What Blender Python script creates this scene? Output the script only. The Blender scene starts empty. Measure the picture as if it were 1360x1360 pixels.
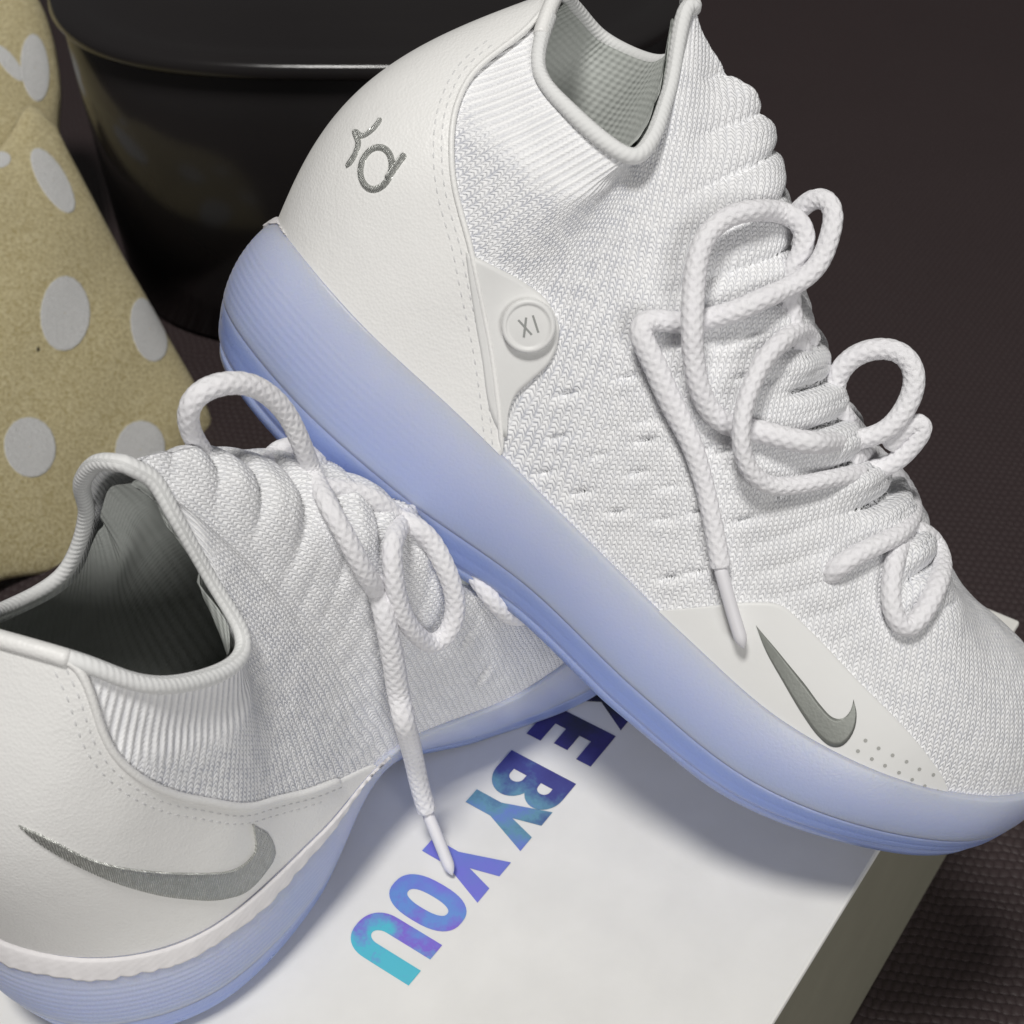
import bpy, bmesh, math, random
import numpy as np
from mathutils import Vector, Matrix, Euler
R_ = math.radians
scene = bpy.context.scene
C = scene.collection
# ------------------------------------------------------------------ camera, light, exposure
FLOOR_DROP = .145                       # height of the shoe box
CAM_Z = .42 + FLOOR_DROP                # camera height above the floor
cam = bpy.data.objects.new('camera', bpy.data.cameras.new('camera')); C.objects.link(cam)
cam.location = (0, 0, CAM_Z); cam.rotation_euler = (R_(90 - 40.6), 0, 0)
cam.data.sensor_width = 36; cam.data.lens = 36 * 2035 / 1360; cam.data.clip_start = .01; cam.data.clip_end = 50
cam.data.dof.use_dof = True; cam.data.dof.focus_distance = .47; cam.data.dof.aperture_fstop = 24
scene.camera = cam
world = bpy.data.worlds.new('World'); scene.world = world; world.use_nodes = True
wb = world.node_tree.nodes['Background']; wb.inputs[0].default_value = (1.0, .98, .97, 1); wb.inputs[1].default_value = .055
def area(name, loc, target, size, power, col):
    l = bpy.data.lights.new(name, 'AREA'); l.shape = 'DISK'; l.size = size; l.energy = power; l.color = col
    o = bpy.data.objects.new(name, l); C.objects.link(o); o.location = loc
    o.rotation_euler = (Vector(target) - Vector(loc)).to_track_quat('-Z', 'Y').to_euler(); return o
area('ceiling_lamp', (-.42, -.36, 3.0), (.03, .38, .2), .6, 54, (1, .98, .945))
area('fill_light', (.80, -2.0, 1.1), (-.05, .33, .2), 1.1, 23, (1, .985, .96))  # unseen fill light, added to brighten the camera-facing leather and knit
scene.view_settings.view_transform = 'Standard'; scene.view_settings.look = 'None'
scene.view_settings.exposure = .08; scene.view_settings.gamma = 1; scene.view_settings.use_curve_mapping = False
scene.render.engine = 'CYCLES'; scene.cycles.use_denoising = True; scene.cycles.max_bounces = 8
scene.render.resolution_x = scene.render.resolution_y = 1024
# ------------------------------------------------------------------ material helpers
class NT:
    def __init__(s, name):
        s.m = bpy.data.materials.new(name); s.m.use_nodes = True; s.t = s.m.node_tree; s.n = s.t.nodes; s.l = s.t.links
        s.b = s.n['Principled BSDF']
    def node(s, typ, **kw):
        n = s.n.new(typ)
        for k, v in kw.items(): setattr(n, k, v)
        return n
    def put(s, inp, v):
        if hasattr(v, 'is_linked') or isinstance(v, bpy.types.NodeSocket): s.l.new(v, inp)
        else: inp.default_value = v
    def math(s, op, a, b=0., c=None, clamp=False):
        n = s.node('ShaderNodeMath', operation=op, use_clamp=clamp); s.put(n.inputs[0], a); s.put(n.inputs[1], b)
        if c is not None: s.put(n.inputs[2], c)
        return n.outputs[0]
    def mix(s, f, a, b):
        n = s.node('ShaderNodeMix', data_type='RGBA'); s.put(n.inputs[0], f); s.put(n.inputs[6], a); s.put(n.inputs[7], b); return n.outputs[2]
    def mixf(s, f, a, b):
        n = s.node('ShaderNodeMix', data_type='FLOAT'); s.put(n.inputs[0], f); s.put(n.inputs[2], a); s.put(n.inputs[3], b); return n.outputs[0]
    def noise(s, scale, detail=3, rough=.5, vec=None, out=0):
        n = s.node('ShaderNodeTexNoise'); n.inputs['Scale'].default_value = scale; n.inputs['Detail'].default_value = detail
        n.inputs['Roughness'].default_value = rough
        s.l.new(vec if vec is not None else s.obj(), n.inputs['Vector']); return n.outputs[out]
    def obj(s):
        if not hasattr(s, '_tc'): s._tc = s.node('ShaderNodeTexCoord')
        return s._tc.outputs['Object']
    def uv(s):
        s.obj(); return s._tc.outputs['UV']
    def attr(s, nm): return s.node('ShaderNodeAttribute', attribute_name=nm).outputs['Fac']
    def bump(s, h, dist, strength=1.):
        n = s.node('ShaderNodeBump'); n.inputs['Distance'].default_value = dist; n.inputs['Strength'].default_value = strength
        s.put(n.inputs['Height'], h); s.l.new(n.outputs[0], s.b.inputs['Normal']); return n
    def ramp(s, f, stops):
        n = s.node('ShaderNodeValToRGB'); e = n.color_ramp.elements
        while len(e) < len(stops): e.new(.5)
        for i, (p, c) in enumerate(stops): e[i].position = p; e[i].color = (*c, 1) if len(c) == 3 else c
        s.put(n.inputs[0], f); return n.outputs[0]
    def set(s, col=None, rough=None, metal=None, spec=None, sss=None, rad=None, **kw):
        b = s.b.inputs
        if col is not None: s.put(b['Base Color'], (*col, 1) if isinstance(col, tuple) and len(col) == 3 else col)
        if rough is not None: s.put(b['Roughness'], rough)
        if metal is not None: s.put(b['Metallic'], metal)
        if spec is not None: s.put(b['Specular IOR Level'], spec)
        if sss is not None: b['Subsurface Weight'].default_value = sss; b['Subsurface Radius'].default_value = rad; b['Subsurface Scale'].default_value = 1.
        return s.m
def mat_knit():
    s = NT('white_knit'); sep = s.node('ShaderNodeSeparateXYZ'); s.l.new(s.uv(), sep.inputs[0])
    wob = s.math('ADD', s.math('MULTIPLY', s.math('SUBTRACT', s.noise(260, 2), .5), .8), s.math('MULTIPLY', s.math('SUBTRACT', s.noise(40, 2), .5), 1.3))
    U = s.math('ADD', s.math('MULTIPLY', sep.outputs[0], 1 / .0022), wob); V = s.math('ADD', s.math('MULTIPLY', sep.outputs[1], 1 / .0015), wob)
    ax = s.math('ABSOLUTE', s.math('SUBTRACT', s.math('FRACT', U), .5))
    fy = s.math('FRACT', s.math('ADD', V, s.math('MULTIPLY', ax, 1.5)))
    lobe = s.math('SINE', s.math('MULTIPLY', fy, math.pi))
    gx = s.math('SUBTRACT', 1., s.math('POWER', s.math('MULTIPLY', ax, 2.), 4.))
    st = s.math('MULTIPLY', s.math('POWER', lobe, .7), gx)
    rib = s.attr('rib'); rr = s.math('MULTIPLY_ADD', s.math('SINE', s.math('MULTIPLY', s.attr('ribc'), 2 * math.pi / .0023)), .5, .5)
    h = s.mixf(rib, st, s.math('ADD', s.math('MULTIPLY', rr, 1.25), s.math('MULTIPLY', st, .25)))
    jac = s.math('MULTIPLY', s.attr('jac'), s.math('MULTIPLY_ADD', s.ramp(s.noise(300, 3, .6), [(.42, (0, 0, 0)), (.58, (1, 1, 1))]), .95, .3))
    yarn_gap_shade = s.math('ADD', s.math('MULTIPLY', s.math('SUBTRACT', 1., h), s.math('MULTIPLY_ADD', jac, .80, .13)), s.math('MULTIPLY', s.noise(75, 5, .7), .20), clamp=True)  # stitch gaps darkened in the colour to imitate shade, plus mottled yarn tone
    col = s.mix(yarn_gap_shade, (.95, .95, .955, 1), (.60, .615, .67, 1))
    fz = s.noise(1500, 2)
    s.bump(s.math('ADD', h, s.math('MULTIPLY', fz, .40)), .00044, .75)
    return s.set(col, .9, spec=.25)
def mat_rim():
    s = NT('rolled_knit_rim'); sep = s.node('ShaderNodeSeparateXYZ'); s.l.new(s.uv(), sep.inputs[0])
    w = s.math('SINE', s.math('MULTIPLY', s.math('ADD', sep.outputs[0], s.math('MULTIPLY', sep.outputs[1], .3)), 2 * math.pi / .0018))
    s.bump(s.math('ADD', s.math('MULTIPLY', w, .45), s.noise(900, 2)), .00016, .7)
    return s.set(s.mix(s.noise(60, 3), (.74, .75, .74, 1), (.82, .82, .82, 1)), .92, spec=.2)
def mat_lining():
    s = NT('grey_lining'); sep = s.node('ShaderNodeSeparateXYZ'); s.l.new(s.uv(), sep.inputs[0])
    w = s.math('SINE', s.math('MULTIPLY', sep.outputs[0], 2 * math.pi / .0026)); k = s.math('SINE', s.math('MULTIPLY', sep.outputs[1], 2 * math.pi / .0019))
    s.bump(s.math('ADD', s.math('ADD', s.math('MULTIPLY', w, .6), s.math('MULTIPLY', k, .25)), s.noise(700, 3)), .00022, .7)
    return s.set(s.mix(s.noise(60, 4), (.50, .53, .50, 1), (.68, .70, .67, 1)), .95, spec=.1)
def mat_leather():
    s = NT('white_leather'); v = s.node('ShaderNodeTexVoronoi'); v.inputs['Scale'].default_value = 1100; s.l.new(s.obj(), v.inputs['Vector'])
    s.bump(s.math('ADD', s.math('MULTIPLY', v.outputs['Distance'], .35), s.math('ADD', s.math('MULTIPLY', s.noise(120, 4), .7), s.math('MULTIPLY', s.noise(38, 2), 2.2))), .00045, .55)
    return s.set(s.mix(s.noise(30, 3), (.82, .815, .80, 1), (.87, .865, .85, 1)), s.mixf(s.noise(90, 2), .36, .52), spec=.45)
def mat_film():
    s = NT('white_film_overlay'); s.bump(s.noise(200, 3), .0003, .3)
    return s.set(s.mix(s.noise(40, 3), (.76, .76, .745, 1), (.80, .80, .79, 1)), .5, spec=.35)
def mat_sole(name, lo, hi, rough, sss):
    """icy tinted rubber: bluer towards the ground, paler towards the upper (attribute 'tint')"""
    s = NT(name); s.bump(s.math('ADD', s.noise(1100, 2), s.math('MULTIPLY', s.noise(70, 3), .9)), .0003, .4)
    s.b.inputs['IOR'].default_value = 1.45; s.b.inputs['Coat Weight'].default_value = .15; s.b.inputs['Coat Roughness'].default_value = .3
    f = s.math('ADD', s.attr('tint'), s.math('MULTIPLY', s.math('SUBTRACT', s.noise(34, 4), .5), .35), clamp=True)
    return s.set(s.mix(f, (*lo, 1), (*hi, 1)), s.mixf(s.noise(140, 3), rough - .06, rough + .1), spec=.45, sss=sss, rad=(.007, .009, .016))
def mat_lace():
    s = NT('white_rope_lace'); fz = s.noise(2600, 3)
    s.bump(fz, .0003, .7)
    return s.set(s.mix(s.noise(160, 3), (.80, .79, .82, 1), (.87, .865, .88, 1)), .85, spec=.25, sss=.12, rad=(.001, .001, .001))
def mat_plain(name, col, rough, metal=0., spec=.4, nb=0., ns=300.):
    s = NT(name)
    if nb: s.bump(s.noise(ns, 3), nb, .7)
    return s.set(s.mix(s.noise(50, 3), tuple(c * .9 for c in col) + (1,), tuple(min(1, c * 1.06) for c in col) + (1,)), rough, metal, spec)
def mat_thread_silver():
    s = NT('silver_thread'); w = s.node('ShaderNodeTexWave'); w.inputs['Scale'].default_value = 620; w.inputs['Distortion'].default_value = 4; w.inputs['Detail'].default_value = 2
    s.l.new(s.obj(), w.inputs['Vector']); s.bump(s.math('ADD', w.outputs['Fac'], s.math('MULTIPLY', s.noise(900, 2), .6)), .0004, .9)
    return s.set(s.mix(s.math('MULTIPLY', w.outputs['Fac'], s.noise(500, 2)), (.40, .41, .385, 1), (.92, .93, .90, 1)), .32, .5)
def mat_foil():
    s = NT('holographic_foil')
    sep = s.node('ShaderNodeSeparateXYZ'); s.l.new(s.obj(), sep.inputs[0])
    f = s.math('ADD', s.math('ADD', s.math('MULTIPLY', s.noise(48, 2, .5), .55), s.math('MULTIPLY', s.noise(700, 4), .10)), s.math('MULTIPLY', s.math('SUBTRACT', sep.outputs[0], .13), 7.6))
    f = s.math('SUBTRACT', f, .30)
    col = s.ramp(f, [(0., (.05, .05, .07)), (.2, (.07, .06, .26)), (.36, (.09, .10, .34)), (.46, (.17, .38, .50)), (.56, (.20, .27, .74)), (.72, (.24, .23, .80)), (.84, (.18, .36, .80)), (.92, (.28, .18, .76)), (1., (.12, .62, .76))])  # near-black low stops put the shade over the first letters into the foil colour
    return s.set(col, .42, .35, .5)
# >>> shape
# ---- numeric description of the shoe (metres, right shoe: +x toe, -y lateral side, +z up) ----
PER = 18.0
def ring(tab):
    """closed smooth curve through (station, x, y, z) control points"""
    tab = sorted(tab); us = np.array([t[0] for t in tab], float); P = np.array([t[1:] for t in tab], float)
    n = len(us); ue = np.concatenate([us - PER, us, us + PER]); Pe = np.concatenate([P, P, P])
    tg = np.zeros_like(Pe)
    d = (Pe[1:] - Pe[:-1]) / (ue[1:] - ue[:-1])[:, None]; h = ue[1:] - ue[:-1]
    tg[1:-1] = (d[:-1] * h[1:, None] + d[1:] * h[:-1, None]) / (h[1:] + h[:-1])[:, None]
    def f(u):
        u = np.asarray(u, float) % PER
        i = np.searchsorted(ue, u, side='right') - 1
        hh = ue[i + 1] - ue[i]; t = ((u - ue[i]) / hh)[..., None]; hh = hh[..., None]
        return ((2*t**3 - 3*t**2 + 1) * Pe[i] + (t**3 - 2*t**2 + t) * hh * tg[i]
                + (-2*t**3 + 3*t**2) * Pe[i+1] + (t**3 - t**2) * hh * tg[i+1])
    return f
def smooth(a, b, x):
    t = np.clip((np.asarray(x, float) - a) / (b - a), 0, 1); return t * t * (3 - 2 * t)
SOLE_TOP = [(0,-.0055,0,.050),(1,.010,-.026,.052),(2,.040,-.038,.049),(3,.080,-.040,.045),(4,.125,-.042,.039),(5,.170,-.046,.034),
    (6,.210,-.049,.032),(7,.250,-.044,.038),(8,.286,-.023,.048),(9,.306,.012,.058),(10,.286,.038,.052),(11,.252,.046,.042),
    (12,.212,.046,.036),(13,.170,.045,.038),(14,.125,.035,.042),(15,.085,.041,.041),(16,.040,.043,.041),(17,.010,.029,.046)]
SOLE_BOT = [(0,-.001,0,.008),(1,.011,-.023,.008),(2,.041,-.036,.005),(3,.080,-.038,.003),(4,.125,-.034,.005),(5,.170,-.044,.003),
    (6,.212,-.049,.004),(7,.250,-.043,.013),(8,.285,-.024,.025),(9,.303,.012,.033),(10,.285,.036,.025),(11,.252,.045,.012),
    (12,.212,.044,.004),(13,.170,.028,.004),(14,.130,.014,.009),(15,.085,.036,.003),(16,.040,.043,.003),(17,.008,.026,.004)]
COLLAR_R = [(0,.0275,0,.1550),(.7,.037,-.018,.1368),(1.3,.0531,-.027,.1333),(2,.0732,-.030,.1336),(2.6,.0755,-.0245,.1405),(3.2,.0712,-.0145,.153),
    (15,.0665,.014,.164),(15.8,.0607,.022,.1555),(16.6,.0428,.026,.1515),(17.3,.031,.014,.1545)]
RIDGE_R = [(4,.0633,0,.175),(4.25,.0746,0,.168),(4.5,.0916,0,.1655),(4.8,.1035,0,.1595),(5.1,.1125,0,.1513),(5.5,.1259,0,.1363),(6,.1478,0,.121),
    (6.5,.172,0,.1065),(7,.203,0,.0975),(7.6,.2286,0,.0868),(8.2,.2465,.002,.085),(8.6,.2635,.004,.082),(9,.288,.010,.070)]
COLLAR_L = [(0,.018,0,.150),(.7,.026,-.018,.135),(1.3,.0377,-.028,.1235),(2.2,.0596,-.030,.122),(3,.0677,-.024,.1433),(3.5,.0655,-.017,.1606),(3.75,.0665,-.009,.170),
    (14.25,.0735,.004,.168),(14.6,.0745,.010,.158),(15.1,.0772,.018,.138),(15.6,.0777,.028,.124),(16.1,.0698,.034,.1225),(16.6,.0543,.036,.129),(17.1,.0409,.034,.138),(17.5,.0307,.026,.148)]
RIDGE_L = [(4,.0695,0,.173),(4.3,.0813,.002,.171),(4.8,.104,.004,.155),(5.2,.1217,.004,.143),(5.7,.1433,.004,.1217),(6.1,.1608,.004,.097),
    (6.6,.190,.004,.072),(7.4,.225,.004,.068),(8.3,.255,.005,.064),(9,.285,.010,.060)]
class Shoe:
    def __init__(s, collar, ridge, sole_top=SOLE_TOP, sole_bot=SOLE_BOT):
        s.ST = ring(sole_top); s.SB = ring(sole_bot)
        s.TT = ring(collar + ridge + [(18 - r[0],) + r[1:] for r in ridge if r[0] < 9])
    def out(s, u):                       # outward direction of the footprint
        e = .02; d = s.ST(u + e) - s.ST(u - e); n = np.stack([d[..., 1], -d[..., 0], 0 * d[..., 0]], -1)
        return -n / np.linalg.norm(n, axis=-1, keepdims=True) * -1
    def sole(s, u, t, off=0.):
        u = np.asarray(u, float); t = np.asarray(t, float)
        b = s.SB(u); p = s.ST(u)
        hu = np.minimum(u % PER, PER - u % PER)
        bulge = .0026 - .0008 * smooth(4, 6, hu) + .003 * (1 - smooth(0, 2.2, hu))
        return b + (p - b) * t[..., None] + s.out(u) * (bulge * np.sin(np.pi * np.clip(t, 0, 1)) ** .75 + off)[..., None]
    def upper(s, u, v):
        u = np.asarray(u, float); v = np.asarray(v, float)
        a = s.ST(u) - s.out(u) * .0015 - np.array([0, 0, .002]); T = s.TT(u)
        hu = np.minimum(u % PER, PER - u % PER)
        w = smooth(2.6, 5., hu) * (.62 + .38 * smooth(5.2, 7.6, hu))
        ex = v * (1 - .35 * w) + .35 * w * v * v
        ey = v * (1 - w) + w * (1 - np.cos(v * np.pi / 2)) ** .9
        ez = v * (1 - w) + w * np.sin(v * np.pi / 2) ** .92
        p = np.stack([a[..., 0] + (T - a)[..., 0] * ex, a[..., 1] + (T - a)[..., 1] * ey, a[..., 2] + (T - a)[..., 2] * ez], -1)
        b = (.004 + .0118 * (1 - smooth(0, 1.8, hu))) * np.sin(np.pi * v) * (1 - w) + .0035 * smooth(2.5, 4, hu) * (1 - smooth(5, 7, hu)) * np.sin(np.pi * v)
        return p + s.out(u) * b[..., None]
    def normal(s, u, v, fn=None):
        fn = fn or s.upper; e = 2e-3
        du = fn(u + e*5, v) - fn(u - e*5, v); dv = fn(u, np.minimum(v + e, 1)) - fn(u, np.maximum(v - e, 0))
        n = np.cross(du, dv); return n / (np.linalg.norm(n, axis=-1, keepdims=True) + 1e-12)
# <<< shape
# >>> marks
# outlines on the upper as (station, height) pairs, laces as points in the shoe's own frame
EDGE_LAT = [(0.0938,1),(0.3366,0.9559),(0.4484,0.887),(0.5458,0.8276),(0.7347,0.7687),(0.9878,0.6918),(1.271,0.6067),(1.5766,0.5336),(2.0023,0.4454),(2.4727,0.3356),(2.8449,0.2305),(3.1429,0.1201),(3.3494,0.0251)]
EDGE_MED = [(17.7159,1),(17.6177,1),(17.4721,0.9895),(17.3582,0.9364),(17.2502,0.8676),(17.1155,0.8083),(16.8834,0.7382),(16.5509,0.6527),(16.0323,0.5265),(15.4905,0.367),(15.0178,0.2052),(14.6153,0.0897),(14.2274,0.0146)]
FLAP = [(1.9319,0.4432),(2.1859,0.4551),(2.6093,0.4508),(3.0194,0.4141),(3.279,0.359),(3.3801,0.3106),(3.3952,0.2561),(3.3126,0.2018),(3.2525,0.155),(3.2635,0.108),(3.3225,0.057),(3.1345,0.0847),(2.8198,0.1981),(2.406,0.3204)]
BUTTON = (3.0518,0.3277)
KD_A = [(0.5645,0.5427),(0.6041,0.5088),(0.5936,0.4665),(0.5073,0.4477)]
KD_B = [(0.5073,0.4477),(0.6285,0.4436),(0.6949,0.4101),(0.7243,0.3689)]
KD_O = [(1.0009,0.4688),(1.0272,0.4521),(1.0449,0.4347),(1.0529,0.4178),(1.0505,0.4025),(1.0377,0.3899),(1.0155,0.3809),(0.9846,0.3761),(0.9474,0.3758),(0.907,0.3798),(0.8665,0.3879),(0.8284,0.3994),(0.7954,0.4134),(0.7695,0.4292),(0.7522,0.4456),(0.7449,0.4618),(0.7478,0.4768),(0.7608,0.4895),(0.7831,0.4992),(0.8132,0.5049),(0.849,0.5063),(0.8884,0.503),(0.9286,0.4952),(0.967,0.4835)]
KD_Q = [(0.9397,0.5443),(0.9685,0.5098),(1.0117,0.4636),(1.0256,0.4417)]
SW1_IN = [(5.5118,0.1266),(5.7464,0.1213),(6.01,0.1066),(6.1855,0.0892),(6.3063,0.0806),(6.3879,0.0923),(6.4235,0.1197),(6.4186,0.1445)]
SW1_OUT = [(5.5118,0.1266),(5.6572,0.1035),(5.8684,0.0788),(6.0966,0.0476),(6.2516,0.0282),(6.3737,0.0218),(6.456,0.0378),(6.4925,0.0777),(6.4743,0.1169),(6.4186,0.1445)]
PERF = [(6.5978,0.0729),(6.709,0.0705),(6.8265,0.0697),(6.9476,0.069),(7.0695,0.0629),(7.1951,0.0614),(6.5739,0.0413),(6.692,0.039),(6.8037,0.0371),(6.927,0.034),(7.05,0.0283),(7.1679,0.0218),(7.2823,0.0171)]
TOE_TOP = [(4.7343,0.0028),(4.8899,0.0341),(5.1401,0.0878),(5.4276,0.1533),(5.6479,0.1963),(5.8302,0.2058),(6.1288,0.203),(6.4922,0.1846),(6.7683,0.1596),(7.0429,0.1183),(7.2732,0.0647),(7.3979,0.0086)]
SW2_IN = [(17.5529,0.5994),(17.4442,0.5805),(17.3326,0.5572),(17.1562,0.5127),(16.8903,0.4536),(16.517,0.3743),(16.112,0.2904),(15.8543,0.2342),(15.7064,0.2177),(15.6316,0.2436),(15.6958,0.3623)]
SW2_OUT = [(17.5529,0.5994),(17.4677,0.5656),(17.3204,0.5208),(17.1408,0.4685),(16.8586,0.3802),(16.5196,0.2833),(16.1935,0.2025),(15.903,0.1298),(15.6811,0.0798),(15.514,0.09),(15.4163,0.1253),(15.4903,0.2398),(15.6958,0.3623)]
SLIT_LAT = [(3.6422,0.2016),(3.6763,0.1181),(4.0035,0.1341),(3.6661,0.0448),(3.9657,0.0619),(4.276,0.2138),(4.4248,0.2675),(4.2973,0.1608),(4.5011,0.1755),(4.544,0.1265),(4.2555,0.0839),(4.2759,0.0224),(4.7684,0.1839),(4.9091,0.1035),(4.7368,0.0599),(4.2481,0.2415),(4.6297,0.2708),(4.0334,0.2773)]
CREASE_LAT = [(4.5282,0.4387),(4.7271,0.5017),(4.9714,0.4724),(5.0907,0.5572),(4.7585,0.4293),(5.4183,0.5819),(4.7703,0.2927),(5.1344,0.2466),(5.4382,0.3659)]
SLIT_MED = [(13.1969,0.1086),(13.1569,0.2385)]
LACES_R = [[(0.1654,-0.0479,0.0579),(0.1543,-0.0463,0.0679),(0.1459,-0.0449,0.0751),(0.1367,-0.0444,0.0817),(0.1302,-0.0434,0.0848),(0.1216,-0.0431,0.0891),(0.1135,-0.0427,0.0937),(0.1073,-0.0429,0.0966),(0.1043,-0.0423,0.099),(0.1055,-0.0397,0.1018),(0.1107,-0.0373,0.1045),(0.1148,-0.036,0.1067),(0.118,-0.0363,0.1106),(0.1233,-0.0364,0.1176),(0.1271,-0.0353,0.1245),(0.1314,-0.0291,0.1309),(0.1338,-0.0272,0.1364),(0.1344,-0.0253,0.1424),(0.1323,-0.0234,0.1493),(0.1298,-0.0215,0.1543),(0.1265,-0.0196,0.1561),(0.1238,-0.0178,0.1552),(0.1221,-0.0159,0.1519),(0.1218,-0.014,0.1475),(0.1217,-0.0121,0.1431)],[(0.148,-0.0194,0.1174),(0.1414,-0.0247,0.1218),(0.1351,-0.0246,0.128),(0.1313,-0.022,0.1328),(0.1296,-0.0218,0.1383),(0.1285,-0.0216,0.1427),(0.1257,-0.0213,0.1459),(0.122,-0.0211,0.1471),(0.1169,-0.0209,0.1457),(0.1105,-0.0291,0.1421),(0.1062,-0.032,0.1375),(0.1042,-0.0348,0.1317),(0.1051,-0.0387,0.1251),(0.1095,-0.0418,0.1172),(0.1154,-0.0456,0.1092),(0.1223,-0.046,0.1012),(0.1289,-0.0457,0.0954),(0.1356,-0.0438,0.0918),(0.1411,-0.0421,0.0915),(0.1452,-0.0409,0.0932),(0.1499,-0.041,0.0957),(0.1571,-0.0408,0.0985),(0.1649,-0.0378,0.1023),(0.1754,-0.0202,0.1056),(0.1808,-0.0194,0.1128),(0.1821,-0.0185,0.1198),(0.1805,-0.0177,0.1278),(0.1764,-0.0168,0.1329),(0.1704,-0.016,0.1342),(0.1647,-0.0151,0.1311),(0.1609,-0.0142,0.1255),(0.1605,-0.0134,0.1192),(0.1632,-0.0125,0.1131),(0.1677,-0.0154,0.1101),(0.1746,-0.0079,0.1074),(0.1827,0.0091,0.1041)],[(0.1491,-0.0121,0.1205),(0.1457,-0.016,0.1221),(0.142,-0.0251,0.1221),(0.1388,-0.0359,0.1182),(0.1377,-0.0397,0.1129),(0.1388,-0.0432,0.1065),(0.141,-0.0473,0.0998),(0.1453,-0.0501,0.093),(0.1511,-0.0493,0.0876),(0.1565,-0.0476,0.0857),(0.1618,-0.045,0.0859),(0.1681,-0.0411,0.0898),(0.1747,-0.0356,0.0954),(0.1829,-0.0235,0.0997),(0.1915,-0.0015,0.1015)],[(0.1854,-0.0159,0.1006),(0.1895,-0.0159,0.1053),(0.1911,-0.0159,0.111),(0.1913,-0.0159,0.1167),(0.1909,-0.0159,0.121),(0.1888,-0.0159,0.1225),(0.1871,-0.0159,0.1204),(0.1861,-0.0159,0.1153),(0.1853,-0.0159,0.1094)],[(0.1781,-0.0215,0.1005),(0.1832,-0.0095,0.1031),(0.1923,0.0087,0.1015),(0.1992,0.0093,0.1005),(0.2065,0.0098,0.0976),(0.2054,-0.0127,0.0972),(0.2033,-0.0247,0.0939),(0.1993,-0.0321,0.0891),(0.1951,-0.0376,0.0836),(0.1925,-0.0405,0.0771),(0.193,-0.0351,0.0713)],[(0.2066,-0.0143,0.0942),(0.2062,-0.0301,0.0877),(0.2086,-0.036,0.0822),(0.2122,-0.038,0.0776),(0.2166,-0.0384,0.0745),(0.2207,-0.0371,0.0742),(0.2222,-0.0336,0.0795),(0.2217,-0.026,0.0875),(0.2217,-0.0142,0.0916),(0.2182,-0.0069,0.0938),(0.2108,-0.0129,0.0952),(0.2055,-0.015,0.0937)]]
AGLET_R = [(0.1654,-0.0479,0.0579),(0.175,-0.0501,0.0509),(0.1848,-0.0513,0.044)]
LACES_L = [[(0.0937,0.0044,0.1585),(0.0941,-0.0026,0.1618),(0.091,-0.0012,0.1707),(0.0902,0.0002,0.1781),(0.0924,0.0015,0.1828),(0.0984,0.0029,0.1839),(0.1062,0.0043,0.181),(0.1121,0.0056,0.1751),(0.1165,0.007,0.1665),(0.1189,0.0084,0.1561),(0.1211,0.0097,0.1439),(0.1147,0.0235,0.1441),(0.1144,0.0294,0.1386),(0.1153,0.0333,0.1312),(0.1179,0.0349,0.1218),(0.1218,0.0332,0.1138),(0.1279,0.0269,0.1024)],[(0.1267,0.0251,0.1114),(0.1214,0.0345,0.1132),(0.1195,0.0389,0.1062),(0.1195,0.0408,0.0935),(0.1199,0.0422,0.0779),(0.118,0.0463,0.069),(0.1247,0.0408,0.045),(0.1258,0.0418,0.03),(0.1256,0.0456,0.018)],[(0.1484,0.02,0.1188),(0.1298,0.0326,0.127),(0.1252,0.0373,0.1207),(0.1246,0.0395,0.1106),(0.1269,0.0412,0.0993),(0.1333,0.042,0.0888),(0.1389,0.0434,0.0889),(0.143,0.0435,0.0956),(0.1443,0.0416,0.1044),(0.1442,0.0378,0.1128),(0.1437,0.0329,0.1191),(0.1409,0.028,0.1238),(0.1404,0.0204,0.1226)],[(0.1201,0.0121,0.1409),(0.13,0.0166,0.1363),(0.1357,0.0213,0.131),(0.1427,0.0243,0.119)],[(0.1036,0.0087,0.1511),(0.1186,-0.0049,0.144),(0.1221,-0.0034,0.1459),(0.1263,-0.0019,0.144),(0.1318,-0.0003,0.1349)],[(0.1595,0.0308,0.0998),(0.1581,0.044,0.0926),(0.1646,0.0476,0.082),(0.1771,0.0457,0.0738)]]
AGLET_L = [(0.1256,0.0456,0.018),(0.1237,0.0532,0.01),(0.1215,0.0607,0.0025)]
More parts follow.
